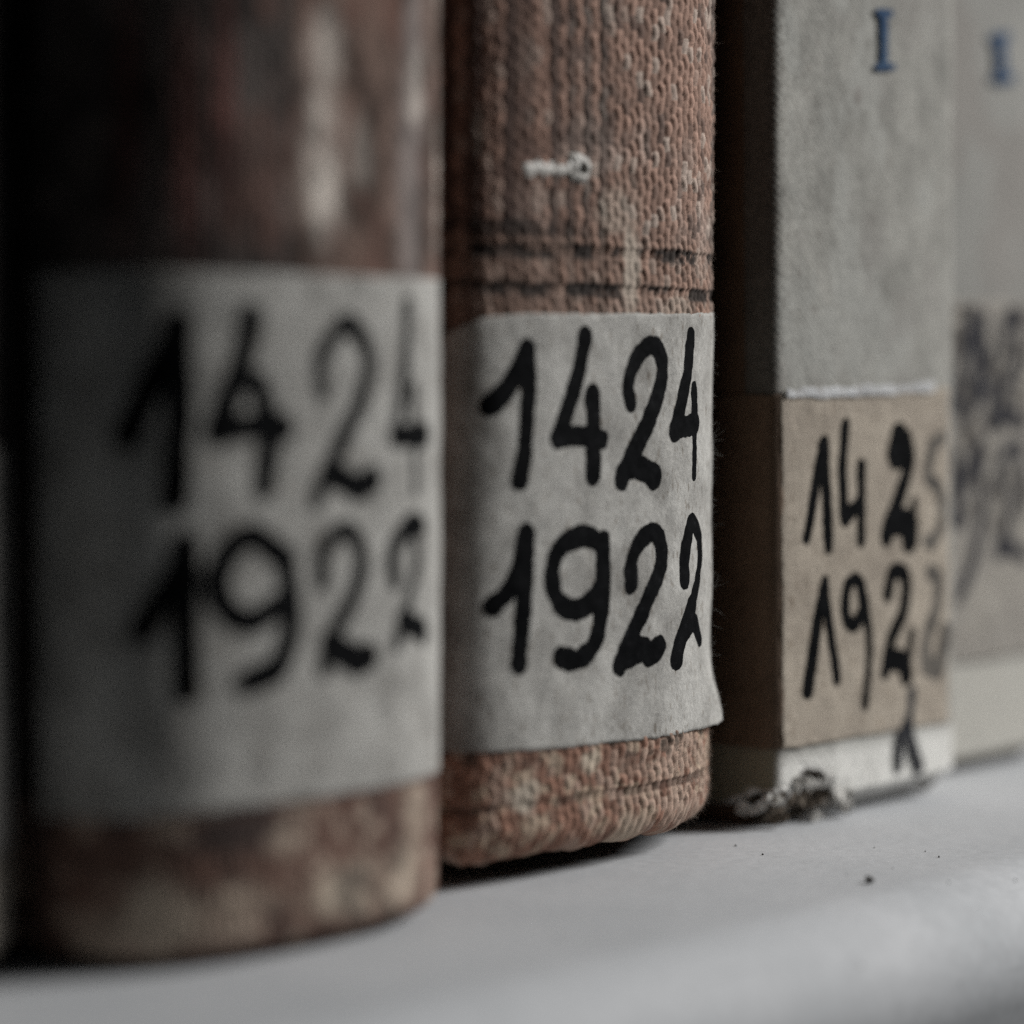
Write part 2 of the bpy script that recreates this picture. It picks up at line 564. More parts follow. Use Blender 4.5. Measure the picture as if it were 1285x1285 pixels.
def weave(ps, pz, amp, seed=0, fade=None):
    """coarse staggered weave: columns of raised stitches, every other column shifted half a stitch"""
    tab = np.random.default_rng(50 + seed).random((512, 512))

    def f(S, Z):
        wob_ = (fbm(S / 6, Z / 9, seed + 1, 3) - 0.5)
        u = S / ps + 0.55 * wob_ + 0.16 * np.sin(Z / pz * math.pi)
        c = np.floor(u).astype(int); fu = u - c - 0.5
        v = Z / pz + 0.5 * (c % 2) + 0.5 * (fbm(S / 7 + 9, Z / 7, seed + 2, 2) - 0.5)
        r = np.floor(v).astype(int); fv = v - r - 0.5
        jit = tab[c % 512, r % 512]
        col = np.sqrt(np.clip(1 - (fu / 0.51) ** 2, 0, 1))
        st_ = np.sqrt(np.clip(1 - (fv / 0.55) ** 2, 0, 1))
        h = amp * (0.6 + 0.55 * jit) * (0.10 * col + 0.90 * col * st_)
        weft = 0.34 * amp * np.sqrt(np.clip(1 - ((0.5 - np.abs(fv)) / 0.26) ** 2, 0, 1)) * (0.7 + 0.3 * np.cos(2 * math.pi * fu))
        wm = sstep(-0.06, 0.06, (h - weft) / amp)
        h = np.maximum(h, weft)
        h = h + amp * 0.35 * (fbm(S / 0.5, Z / 0.5, seed + 3, 3) - 0.5)
        if fade is not None: h = h * fade(S, Z)
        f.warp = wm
        return h, c, r, jit
    return f


def patch(S, Z, sf, px, py, rx, ry, soft=0.5, seed=0, warp=0.6, scale=10.7):
    """soft patch around a photo pixel, radii in photo pixels"""
    s, z = sf.pix(px, py)
    a, b_ = rx / scale, ry / scale
    n = (fbm(S / max(a, 1.0) * 1.3 + px, Z / max(b_, 1.0) * 1.3 * 0.7, seed, 4) - 0.5) * 2 * warp
    d = np.sqrt(((S - s) / a) ** 2 + ((Z - z) / b_) ** 2) + n
    return 1 - sstep(1 - soft, 1 + soft, d)


BOOK_H = 236.0


def book_inner(root, a, b, ye, y_back, zb, zpage, H, board_mat):
    box('cover_board', a + 0.9, a + 3.2, ye + 2, y_back, zb, H, board_mat, root)
    box('cover_board', b - 3.2, b - 0.9, ye + 2, y_back, zb, H, board_mat, root)
    box('page_block', a + 3.4, b - 3.4, ye - 2, y_back - 5, zpage, H - 4, M_PAGES, root, 0.3)


# ================================================================== book 2: brown cloth, in focus
lean2 = 0.45
root2 = make_root('cloth_bound_book', lean2)
pts, ye2, A2, B2 = round_profile(27.0, 33.5, -4.2, 7.5, 34.0, 886, 4.0, 2.3)
sf2 = Surf(pts, root2)
PS, PZ = 1.36, 1.75
s_arc0 = sf2.pix(470, 640)[0]
W2 = weave(PS, PZ, 0.42, 1)
zl1, zl2, zl3 = sf2.pix(650, 314)[1], sf2.pix(650, 362)[1], sf2.pix(650, 292)[1]
zlow = sf2.pix(650, 1013)[1]
zlab2 = sf2.pix(700, 935)[1]
zlab2t = sf2.pix(720, 396)[1]


def line_w(Z, zc, wd, S, seed=0):
    zz = Z + (fbm(S / 4, S * 0 + zc, seed, 3) - 0.5) * 0.5
    return 1 - sstep(wd * 0.35, wd * 0.75, np.abs(zz - zc))


def brk2(S, Z):
    return sstep(0.32, 0.52, fbm(S / 2.2, Z / 2, 5, 4)) * (1 - patch(S, Z, sf2, 790, 335, 20, 60, 0.3, 2, 0.4))


def h2(S, Z):
    h, c, r, j = W2(S, Z)
    low = sstep(zlab2 + 1, zlab2 - 1, Z)
    h = h + 0.18 * low * (fbm(S / 2.5, Z / 2.0, 4, 4) - 0.5)
    groove = np.maximum(line_w(Z, zl1, 1.1, S), line_w(Z, zl2, 1.0, S, 2))
    h = h - 0.22 * groove - 0.2 * line_w(Z, zlow, 0.9, S, 3) * low
    smear = patch(S, Z, sf2, 790, 335, 16, 55, 0.4, 2, 0.4)
    und = sstep(zlab2 - 0.6, zlab2 + 0.6, Z) * (1 - sstep(zlab2t - 2.0, zlab2t - 0.8, Z))
    h = h * (1 - 0.75 * und)
    return h * (1 - 0.35 * smear) + 0.12 * smear


def c2(S, Z):
    h, c, r, j = W2(S, Z)
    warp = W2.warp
    base = np.empty(S.shape + (3,)); base[:] = (0.345, 0.222, 0.174)
    base *= (0.70 + 0.6 * j)[..., None]
    n = fbm(S / 7, Z / 10, 2, 4)
    base = mix(base, (0.50, 0.40, 0.345), sstep(0.52, 0.75, n) * 0.6)
    pale = np.random.default_rng(9).random((512, 512))[c % 512, r % 512]
    base = mix(base, (0.52, 0.44, 0.38), sstep(0.76, 0.9, pale) * 0.65)
    base = mix(base, (0.07, 0.055, 0.05), sstep(0.16, 0.08, pale) * 0.6)
    rnd = np.random.default_rng(5).random(512)
    cr = rnd[c % 512]
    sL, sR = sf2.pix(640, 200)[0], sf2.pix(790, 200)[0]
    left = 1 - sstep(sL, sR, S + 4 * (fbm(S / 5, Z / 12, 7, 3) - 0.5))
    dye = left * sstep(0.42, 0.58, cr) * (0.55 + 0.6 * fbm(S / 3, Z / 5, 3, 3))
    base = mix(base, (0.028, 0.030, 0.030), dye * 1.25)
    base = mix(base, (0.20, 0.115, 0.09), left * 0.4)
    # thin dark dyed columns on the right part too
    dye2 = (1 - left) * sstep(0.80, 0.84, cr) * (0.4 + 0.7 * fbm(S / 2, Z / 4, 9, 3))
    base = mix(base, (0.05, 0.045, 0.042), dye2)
    bandz = sstep(zl2 - 6, zl2 - 3, Z) * (1 - sstep(zl1 + 1.0, zl1 + 2.5, Z))
    base = mix(base, (0.30, 0.20, 0.155), bandz * 0.45)
    lines = np.maximum(line_w(Z, zl1, 1.6, S), line_w(Z, zl2, 1.5, S, 2)) * brk2(S, Z)
    lines = np.maximum(lines, 0.8 * line_w(Z, zl3 + 0.6, 1.8, S, 4) * (0.3 + 0.7 * left) * brk2(S, Z))
    base = mix(base, (0.028, 0.024, 0.022), lines * 0.95)
    base = mix(base, (0.012, 0.012, 0.012), patch(S, Z, sf2, 728, 212, 7, 7, 0.3, 2, 0.1))  # black spot under the glue pit, painted in for the hole's shade
    lightp = np.maximum.reduce([patch(S, Z, sf2, 790, 335, 15, 55, 0.35, 2, 0.5), 0.6 * patch(S, Z, sf2, 775, 265, 34, 26, 0.5, 3, 0.9),
                                0.5 * patch(S, Z, sf2, 850, 385, 36, 14, 0.5, 4, 0.8), 0.35 * patch(S, Z, sf2, 600, 165, 8, 30, 0.5, 5)])
    base = mix(base, (0.50, 0.43, 0.36), lightp * 0.85)
    low = sstep(zlab2 + 1, zlab2 - 1, Z)
    lowc = np.empty_like(base); lowc[:] = (0.28, 0.155, 0.112)
    lowc *= (0.6 + 0.7 * j)[..., None]
    lowc = mix(lowc, (0.42, 0.31, 0.25), sstep(0.7, 0.85, pale) * 0.7)
    cream = sstep(0.52, 0.66, fbm(S / 2.2 + 4, Z / 1.7, 8, 4))
    lowc = mix(lowc, (0.50, 0.40, 0.30), cream * 0.7)
    sr = sf2.pix(800, 1000)[0]
    lowc = mix(lowc, (0.46, 0.34, 0.27), sstep(sr - 7, sr + 5, S) * sstep(0.35, 0.6, fbm(S / 1.2, Z / 1.5, 2, 3)) * 0.75)
    lowc = mix(lowc, (0.06, 0.035, 0.028), line_w(Z, zlow, 0.9, S, 3) * 0.6 * sstep(0.35, 0.55, fbm(S / 3, S * 0, 6, 3)))
    lowc = mix(lowc, (0.07, 0.06, 0.05), sstep(0.6, 0.75, fbm(S / 2 + 3, Z / 1.5, 10, 3)) * sstep(zlow, zlab2, Z) * 0.8)
    lowc = mix(lowc, (0.55, 0.46, 0.36), patch(S, Z, sf2, 790, 1055, 28, 45, 0.5, 3, 0.6) * 0.7)
    lowc = mix(lowc, (0.52, 0.46, 0.38), patch(S, Z, sf2, 655, 1000, 22, 18, 0.4, 6, 0.5) * 0.85)
    lowc = mix(lowc, (0.58, 0.50, 0.40), patch(S, Z, sf2, 738, 955, 18, 14, 0.4, 7, 0.5) * 0.8)
    out = base * (1 - low[..., None]) + lowc * low[..., None]
    # recess shade painted into the colour: gaps between the warp stitches darkened
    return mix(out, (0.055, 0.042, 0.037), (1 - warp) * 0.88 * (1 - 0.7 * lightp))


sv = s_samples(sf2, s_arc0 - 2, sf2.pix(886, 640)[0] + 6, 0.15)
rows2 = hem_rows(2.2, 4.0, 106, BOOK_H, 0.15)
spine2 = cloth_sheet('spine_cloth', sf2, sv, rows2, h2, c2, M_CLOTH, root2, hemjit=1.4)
book_inner(root2, A2, B2, ye2, ye2 + 150, 0.0, 2.5, BOOK_H - 1, M_BOARD_DARK)

# label on book 2
sLab0 = sf2.pix(552, 640)[0] - 1.5
sLab1 = sf2.pix(886, 640)[0] + 4.5
zt_mid = sf2.pix(720, 396)[1]
z_pts_t = [(sLab0, zt_mid - 3.6), (sf2.pix(560, 410)[0], zt_mid - 2.2), (sf2.pix(600, 400)[0], zt_mid - 0.5), (sf2.pix(640, 396)[0], zt_mid), (sLab1, sf2.pix(880, 391)[1])]
z_pts_b = [(sLab0, sf2.pix(560, 941)[1]), (sf2.pix(720, 938)[0], sf2.pix(720, 936)[1]), (sf2.pix(850, 921)[0], sf2.pix(850, 921)[1]), (sLab1, sf2.pix(880, 911)[1] + 0.2)]
zt2 = lambda s: np.interp(s, [p[0] for p in z_pts_t], [p[1] for p in z_pts_t])
zb2 = lambda s: np.interp(s, [p[0] for p in z_pts_b], [p[1] for p in z_pts_b])
sSil = sf2.pix(886, 640)[0]


def lift2(S, Z):
    return 1.5 * sstep(26.0, 13.5, Z) ** 2 * sstep(sSil - 9, sSil + 2, S)


label2 = label_sheet('paper_label', sf2, sLab0, sLab1, zb2, zt2, M_LABEL, root2, off=0.48, extra=lambda u, v, S, Z: lift2(S, Z), seed=1)
OFF2 = 0.48
offn2 = lambda s, z: lift2(s, z)
o7, k7 = (590, 400), 4.283
o8, k8 = (590, 630), 4.016
WD = 2.4
D2 = [
    ([([(95, 465), (190, 375), (250, 260), (290, 160)], 1.1, 0.95), [(292, 165), (300, 400), (278, 700), (250, 865)]], o7, k7),
    ([[(600, 95), (572, 270), (515, 470), (470, 610)], [(455, 640), (570, 628), (690, 648)], ([(640, 410), (645, 620), (640, 840)], 1.05)], o7, k7),
    ([([(842, 455), (828, 350), (870, 225), (950, 140), (1006, 195), (1008, 340), (930, 570), (830, 780), (795, 865)], 0.85, 1.1), ([(830, 800), (900, 800), (970, 850)], 1.1, 1.2)], o7, k7),
    ([([(1168, 100), (1142, 300), (1105, 500), (1082, 600)], 1.0), ([(1080, 608), (1120, 585), (1182, 560)], 1.05), ([(1180, 375), (1182, 560)], 0.75), ([(1180, 560), (1182, 840)], 0.55)], o7, k7),
    ([([(100, 525), (190, 430), (245, 300), (270, 160)], 0.95, 1.05), ([(272, 160), (262, 400), (230, 815)], 1.0)], o8, k8),
    ([[(650, 215), (560, 170), (450, 215), (400, 330), (412, 470), (480, 540), (570, 515), (640, 430)], ([(650, 190), (652, 350), (635, 600), (595, 735), (520, 790), (440, 780)], 1.02)], o8, k8),
    ([([(790, 410), (795, 310), (835, 205), (905, 150), (945, 205), (945, 320), (870, 500), (780, 720), (740, 815)], 0.95, 1.1), ([(780, 770), (850, 735), (890, 765), (935, 720)], 1.25, 1.1)], o8, k8),
    ([([(1062, 385), (1065, 250), (1100, 100), (1132, 180)], 1.05, 0.75), ([(1132, 180), (1132, 330), (1095, 530)], 0.75), ([(1095, 530), (1035, 720), (1022, 785)], 1.2), ([(1070, 640), (1110, 605), (1138, 690)], 1.15, 0.7)], o8, k8),
]
for i, (stx, o_, k_) in enumerate(D2):
    digit(sf2, stx, o_, k_, WD, M_INK, label2, OFF2, offn2, seed=i + 1, rough=0.18)

# blob of white glue with a pit, on the cloth
gs, gz = sf2.pix(724, 212)
s_a = sf2.pix(657, 216)[0]
gsx = np.arange(s_a - 1.5, gs + 2.6, 0.07); gzx = np.arange(gz - 2.2, gz + 2.4, 0.07)
GS, GZ = np.meshgrid(gsx, gzx)
wn = (fbm(GS / 0.8, GZ / 0.8, 5, 3) - 0.5)
rr_ = np.hypot((GS - gs) / 1.25, GZ - gz - 0.1) + 1.1 * wn
ring = np.clip(1 - (rr_ / 1.6) ** 2, 0, 1) ** 0.5 * 1.15 - 1.5 * np.exp(-(np.hypot((GS - gs - 0.35) / 1.1, GZ - gz) / 0.62) ** 4)
tt = np.clip((GS - s_a) / (gs - s_a), 0, 1)
dz_ = (GZ - (gz - 0.45 + 0.4 * tt)) / (0.68 + 0.10 * np.sin(3 * tt + 1) + 1.3 * wn)
ex_ = np.clip((s_a - GS) / 0.6, 0, 3) + np.clip((GS - gs) / 0.5, 0, 9)
tail = np.clip(1 - dz_ ** 2 - ex_ ** 2, 0, 1) ** 0.5 * (0.6 + 0.3 * wn) - 1.5 * np.exp(-(np.hypot((GS - gs - 0.35) / 1.1, GZ - gz) / 0.62) ** 4)
GH = np.maximum(ring, tail)
pit = np.hypot((GS - gs - 0.35) / 1.1, GZ - gz) < 0.5
keep = (np.maximum(np.clip(1 - (rr_ / 1.6) ** 2, 0, 1), np.clip(1 - dz_ ** 2 - ex_ ** 2, 0, 1)) > 0.0)
fc = grid_faces(*GS.shape)
fc = fc[keep.reshape(-1)[fc].any(1) & ~pit.reshape(-1)[fc].any(1)]
used, inv_ = np.unique(fc, return_inverse=True)
GP = sf2.pos(GS, GZ, 0.16 + 0.6 * GH).reshape(-1, 3)[used]
mesh_obj('glue_blob', GP, inv_.reshape(fc.shape), M_GLUE, root2)

# loose fibres: fuzz on the cloth and hairs along the label's edge
st_, dr_, ln_ = [], [], []
r_ = np.random.default_rng(11)
for k in range(1500):
    s_ = sSil + r_.uniform(-12, 5); z_ = r_.choice([r_.uniform(2.6, 13), r_.uniform(66.5, 104)], p=[0.6, 0.4])
    zz_off = 0.25 if z_ > 6.2 else 0.2 - (4 - math.sqrt(max(0, 16 - (6.2 - z_) ** 2)))
    p = sf2.pos(np.array([s_]), np.array([z_]), zz_off)[0]
    nn = np.array([np.interp(s_, sf2.S, sf2.nx), np.interp(s_, sf2.S, sf2.ny), 0])
    st_.append(p); dr_.append(nn + r_.normal(size=3) * 0.7); ln_.append(r_.uniform(0.25, 0.75))
fibres('loose_fibres', st_, dr_, ln_, M_FIBRE, root2, 0.022)
st_, dr_, ln_ = [], [], []
for k in range(130):
    z_ = r_.uniform(15, 62); s_ = sSil + r_.uniform(-1, 4)
    nn = np.array([np.interp(s_, sf2.S, sf2.nx), np.interp(s_, sf2.S, sf2.ny), 0])
    st_.append(sf2.pos(np.array([s_]), np.array([z_]), 0.6 + lift2(s_, z_))[0]); dr_.append(nn + r_.normal(size=3) * 0.6)
    ln_.append(r_.uniform(0.2, 0.6) if r_.random() < 0.85 else r_.uniform(0.8, 2.0))
fibres('paper_fibres', st_, dr_, ln_, M_LABEL, root2, 0.02, 5)
tag(root2, 'brown coarse cloth book with white glue blob, grey label reading 1424 1922', 'book', 'old books standing on the shelf')

# ================================================================== book 1: darker twin, out of focus
root1 = make_root('cloth_bound_book', 0.3)
pts, ye1, A1, B1 = round_profile(24.5, 26.0, -12.0, 13.0, 18.0, 545, 2.5, 2.5)
sf1 = Surf(pts, root1)
W1 = weave(1.2, 1.5, 0.3, 4)
zlab1t, zlab1b = sf1.pix(300, 342)[1], sf1.pix(300, 1012)[1]


def h1(S, Z):
    return W1(S, Z)[0]


def c1(S, Z):
    h, c, r, j = W1(S, Z)
    K = dict(scale=12.4)
    base = np.empty(S.shape + (3,)); base[:] = (0.080, 0.066, 0.060)
    base *= (0.5 + 1.0 * fbm(S / 2.5, Z / 6, 3, 4))[..., None]
    for x, rx in ((160, 14), (235, 18), (282, 10)):
        base = mix(base, (0.16, 0.06, 0.05), patch(S, Z, sf1, x, 150, rx, 150, 0.6, 2, 0.9, **K) * 0.75)
    sb = sf1.pix(365, 150)[0]
    base = mix(base, (0.15, 0.098, 0.078), sstep(sb - 1.5, sb + 2.5, S + 3 * (fbm(S / 5, Z / 9, 6, 3) - 0.5)) * 0.8)
    base = mix(base, (0.20, 0.175, 0.165), patch(S, Z, sf1, 515, 200, 30, 260, 0.6, 5, 0.7, **K) * 0.8)
    for x, y, rx, ry, f in ((405, 60, 26, 50, .75), (400, 170, 26, 60, .7), (402, 240, 32, 70, 1), (450, 190, 24, 40, .55), (520, 110, 18, 40, .6), (545, 250, 12, 160, .8), (545, 60, 8, 140, .6)):
        base = mix(base, (0.52, 0.47, 0.42), patch(S, Z, sf1, x, y, rx, ry, 0.5, 3, 0.7, **K) * f)
    mott = fbm(S / 3.0 + 11, Z / 4.5, 9, 3)
    base *= (0.55 + 0.9 * sstep(0.3, 0.7, mott))[..., None]
    base = mix(base, (0.17, 0.085, 0.065), sstep(0.55, 0.72, fbm(S / 2.6 + 31, Z / 7, 4, 3)) * 0.55 * sstep(sb - 14, sb - 2, S))
    low = sstep(zlab1b + 2, zlab1b - 1, Z)
    lc = np.empty_like(base); lc[:] = (0.165, 0.098, 0.077)
    lc *= (0.55 + 0.9 * fbm(S / 5, Z / 4, 7, 4))[..., None]
    lc = mix(lc, (0.05, 0.04, 0.038), patch(S, Z, sf1, 300, 1045, 75, 22, 0.5, 4, 0.6, **K) * 0.85)
    for x, y, rx, ry, f in ((190, 1155, 45, 40, .8), (300, 1140, 60, 22, .45), (430, 1120, 55, 30, .95), (505, 1100, 40, 40, .7), (120, 1180, 30, 30, .5), (520, 1020, 30, 40, .5)):
        lc = mix(lc, (0.52, 0.44, 0.35), patch(S, Z, sf1, x, y, rx, ry, 0.6, 8, 0.7, **K) * f)
    lm = fbm(S / 2.8 + 5, Z / 2.2, 10, 3)
    lc = mix(lc, (0.50, 0.41, 0.33), sstep(0.56, 0.74, lm) * 0.65)
    lc = mix(lc, (0.055, 0.042, 0.038), sstep(0.44, 0.28, lm) * 0.7)
    return base * (1 - low[..., None]) + lc * low[..., None]


sv = s_samples(sf1, sf1.pix(60, 640)[0] - 1, sf1.pix(546, 640)[0] + 5, 0.3)
cloth_sheet('spine_cloth', sf1, sv, hem_rows(0.4, 2.4, 106, BOOK_H, 0.3), h1, c1, M_CLOTH, root1)
book_inner(root1, A1, B1, ye1, ye1 + 150, 0.0, 2.0, BOOK_H - 1, M_BOARD_DARK)
sl0, sl1 = sf1.pix(52, 640)[0], sf1.pix(546, 640)[0] + 4
zbp = [(sl0, sf1.pix(110, 1030)[1]), (sf1.pix(300, 1012)[0], zlab1b), (sf1.pix(530, 975)[0], sf1.pix(530, 975)[1]), (sl1, sf1.pix(540, 972)[1])]
label1 = label_sheet('paper_label', sf1, sl0, sl1, lambda s: np.interp(s, [p[0] for p in zbp], [p[1] for p in zbp]),
                     lambda s: s * 0 + zlab1t, M_LABEL, root1, off=0.45, seed=4)
o4, k4 = (0, 330), 2.2536
D1 = [
    ([([(360, 490), (420, 350), (500, 195)], 1.0), [(500, 175), (507, 400), (490, 665)]]),
    ([[(705, 150), (678, 280), (612, 470)], [(612, 482), (700, 462), (790, 465)], ([(725, 340), (755, 460), (740, 630)], 0.95)]),
    ([([(905, 365), (897, 280), (970, 170), (1030, 260), (1008, 400), (930, 560), (885, 670)], 0.72, 0.75), ([(925, 590), (1000, 632), (1040, 610)], 1.05)]),
    ([([(1140, 120), (1135, 300), (1108, 480)], 0.62), ([(1108, 490), (1190, 486)], 0.9), ([(1158, 350), (1166, 640)], 0.5)]),
    ([([(400, 1040), (450, 950), (520, 820)], 0.9), [(520, 800), (520, 1000), (525, 1205)]]),
    ([[(790, 830), (700, 772), (620, 850), (622, 960), (700, 1015), (780, 965)], [(800, 840), (815, 1000), (780, 1135), (690, 1185)]]),
    ([([(905, 900), (902, 820), (960, 752), (1012, 810), (998, 920), (940, 1040), (905, 1145)], 0.75, 0.8), ([(925, 1080), (1000, 1122), (1030, 1112)], 1.2)]),
    ([([(1110, 900), (1100, 820), (1150, 735), (1182, 745)], 0.75), ([(1160, 760), (1165, 870), (1110, 1080)], 0.6), ([(1130, 1010), (1185, 1042)], 1.0)]),
]
for i, stx in enumerate(D1):
    digit(sf1, stx, o4, k4, 2.75, M_INK, label1, 0.46, None, g=0.22, seed=i + 3, pseed=4)
tag(root1, 'dark brown cloth book with pale scuffed streak, grey label reading 1424 1922', 'book', 'old books standing on the shelf')

M_LABEL_DARKER = paper_mat('darker_label_paper', (0.27, 0.26, 0.245), (0.17, 0.165, 0.155), 120)  # darker label paper for the book at the frame edge
# ================================================================== book 0: mostly outside the frame
root0 = make_root('cloth_bound_book', 0.0)
pts, ye0, A0, B0 = round_profile(23.0, 23.0, -1.5, 13.0, 13.0, 5)
sf0 = Surf(pts, root0)


def c0(S, Z):
    base = np.empty(S.shape + (3,)); base[:] = (0.045, 0.04, 0.038)
    base *= (0.6 + 0.8 * fbm(S / 3, Z / 14, 3, 4))[..., None]
    return mix(base, (0.40, 0.36, 0.31), sstep(14, 9, Z) * 0.8)


W0 = weave(1.2, 1.5, 0.3, 6)
cloth_sheet('spine_cloth', sf0, s_samples(sf0, 20, sf0.len - 20, 0.5), hem_rows(0.9, 3.5, 106, BOOK_H, 0.5), lambda S, Z: W0(S, Z)[0], c0, M_CLOTH, root0)
book_inner(root0, A0, B0, ye0, ye0 + 150, 0.0, 2.0, BOOK_H - 1, M_BOARD_DARK)
label_sheet('paper_label', sf0, 30, sf0.len - 24, lambda s: s * 0 + 12, lambda s: s * 0 + sf0.pix(4, 560)[1], M_LABEL_DARKER, root0, off=0.45, seed=6)
tag(root0, 'dark cloth book with blank pale label, beside the scuffed book at the frame edge', 'book', 'old books standing on the shelf')


# ================================================================== books 3 and 4: square-backed, cream canvas
def flat_profile(a, b, yf, L=22.0, r=1.3):
    pts = [(a, yf + L)]
    for k in range(9):
        an = math.pi / 2 * k / 8
        pts.append((a + r - r * math.cos(an), yf + r - r * math.sin(an)))
    n = 12
    for k in range(1, n):
        t = k / n
        pts.append((a + r + (b - a - 2 * r) * t, yf - 0.35 * math.sin(math.pi * t)))
    for k in range(9):
        an = math.pi / 2 * k / 8
        pts.append((b - r + r * math.sin(an), yf + r - r * math.cos(an)))
    pts.append((b, yf + L))
    return pts


def canvas_h(amp, seed):
    def f(S, Z):
        u = S / 0.52; v = Z / 0.52
        p = np.sin(math.pi * u) * np.sin(math.pi * v)
        return amp * (0.7 * p + 1.6 * (fbm(S / 0.7, Z / 0.7, seed, 3) - 0.5)) + 0.25 * (fbm(S / 9, Z / 14, seed + 2, 3) - 0.5)
    return f


def square_book(root, sf, a, b, yf, z0, cfun, hfun, s0, s1, ds, chamfer, H, board_mat, y_back=160):
    rows = [(z0 + 9, -6.0, 0), (z0 + 0.6, -5.4, 0), (z0 + 0.0, -4.6, 0.2)]
    for k in range(0, 11):
        t = k / 10
        rows.append((z0 + 0.05 + chamfer * t, -4.2 * (1 - t) ** 1.15, 0.4 + 0.6 * t))
    z = z0 + chamfer + ds
    while z < 106:
        rows.append((z, 0, 1)); z += ds
    while z < H:
        rows.append((z, 0, 1)); z += 1.5
    rows += [(H, 0, 1), (H, -2.5, 1), (H - 6, -2.6, 0)]
    o = cloth_sheet('spine_cloth', sf, s_samples(sf, s0, s1, ds), rows, hfun, cfun, M_CANVAS, root)
    box('cover_board', a + 0.9, a + 3.4, yf + 5.2, y_back, 0.0, H - 1, board_mat, root)
    box('cover_board', b - 3.4, b - 0.9, yf + 5.2, y_back, 0.0, H - 1, board_mat, root)
    # brown paper siding over the boards
    box('side_paper', a - 0.12, a + 0.85, yf + 4.3, y_back, z0 + 12, H - 0.5, board_mat, root, 0.1)
    box('page_block', a + 3.6, b - 3.6, yf + 6.5, y_back - 5, 2.0, H - 4, M_PAGES, root, 0.3)
    return o


C3 = sf_tmp = None
o_, d_ = ray(975, 700)
Y3 = -1.5
A3 = o_[0] + d_[0] * ((Y3 - o_[1]) / d_[1])
o_, d_ = ray(1203, 700)
B3 = o_[0] + d_[0] * ((Y3 - o_[1]) / d_[1])
root3 = make_root('canvas_bound_book', -0.75, (A3, 0, 0))
root3.matrix_basis = Matrix.LocRotScale(root3.location, root3.rotation_euler, Vector((1, 1, 1)))
T3 = B3 - A3
sf3 = Surf(flat_profile(0, T3, Y3), root3)
zc3 = sf3.pix(1010, 1000)
zl3t, zl3b = sf3.pix(1080, 490)[1], sf3.pix(1080, 925)[1]
hc3 = canvas_h(0.07, 2)
sCorner = sf3.pix(979, 700)[0]
wx, wz = sf3.pix(1030, 1010)


def frayw(S, Z):
    return np.maximum(patch(S, Z, sf3, 1020, 1014, 54, 44, 0.35, 3, 0.6, 10.2), patch(S, Z, sf3, 960, 1020, 46, 26, 0.4, 5, 0.6, 10.2))


def h3(S, Z):
    f = frayw(S, Z)
    return hc3(S, Z) - f * (1.3 + 3.2 * (fbm(S / 1.9, Z / 1.5, 6, 4) - 0.42)) + 1.1 * sstep(0.08, 0.35, f) * (1 - sstep(0.35, 0.7, f)) * fbm(S / 1.2, Z / 1.2, 3, 3)


def c3(S, Z):
    base = np.empty(S.shape + (3,)); base[:] = (0.345, 0.338, 0.31)
    base *= (0.62 + 0.76 * fbm(S / 4.5, Z / 5.5, 3, 5))[..., None]
    base *= (0.85 + 0.3 * fbm(S / 0.8, Z / 0.8, 6, 2))[..., None]
    base = mix(base, (0.44, 0.44, 0.41), sstep(0.5, 0.66, fbm(S / 6 + 9, Z / 12, 8, 4)) * 0.6)
    base = mix(base, (0.30, 0.285, 0.265), sstep(0.55, 0.72, fbm(S / 7 + 2, Z / 9, 5, 4)) * 0.45)
    base = mix(base, (0.16, 0.13, 0.12), patch(S, Z, sf3, 1076, 120, 9, 12, 0.5, 4, 0.8) * 0.5)
    sp = fbm(S / 0.8, Z / 0.8, 9, 3)
    base = mix(base, (0.2, 0.18, 0.16), sstep(0.72, 0.8, sp) * 0.6)
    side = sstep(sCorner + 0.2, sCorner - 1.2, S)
    base = mix(base, np.array((0.085, 0.078, 0.068)) * (0.6 + 0.8 * fbm(S / 0.6, Z / 0.6, 2, 3))[..., None], side * 0.95)  # left side face darkened: its shade put into the colour, with some grime
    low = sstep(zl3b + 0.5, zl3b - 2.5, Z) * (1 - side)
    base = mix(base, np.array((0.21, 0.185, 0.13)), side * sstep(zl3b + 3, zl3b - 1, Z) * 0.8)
    base = mix(base, np.array((0.80, 0.79, 0.75)), low * (0.9 + 0.4 * (fbm(S / 3, Z / 3, 7, 3) - 0.5)))
    # bottom turn-in painted greyer: underside shade in the colour, with dirt
    base = mix(base, (0.42, 0.41, 0.395), sstep(3.0, 2.0, Z + 0.8 * (fbm(S / 3, Z * 0, 2, 3) - 0.5)) * 0.85)
    f = frayw(S, Z)
    rim = sstep(0.04, 0.25, f) * (1 - sstep(0.35, 0.6, f))
    base = mix(base, (0.72, 0.71, 0.69), rim * 0.8)
    fray_c = mix(np.broadcast_to(np.array((0.055, 0.043, 0.034)), base.shape).copy(), (0.30, 0.25, 0.20), sstep(0.45, 0.7, fbm(S / 1.0, Z / 0.7, 8, 4)))
    fray_c = mix(fray_c, (0.65, 0.64, 0.62), sstep(0.62, 0.72, fbm(S / 1.1 + 7, Z / 1.1, 4, 3)))
    return mix(base, fray_c, sstep(0.35, 0.55, f))


square_book(root3, sf3, 0, T3, Y3, 0.0, c3, h3, 6, sf3.len - 18, 0.17, 3.0, BOOK_H, M_BOARD_BROWN)
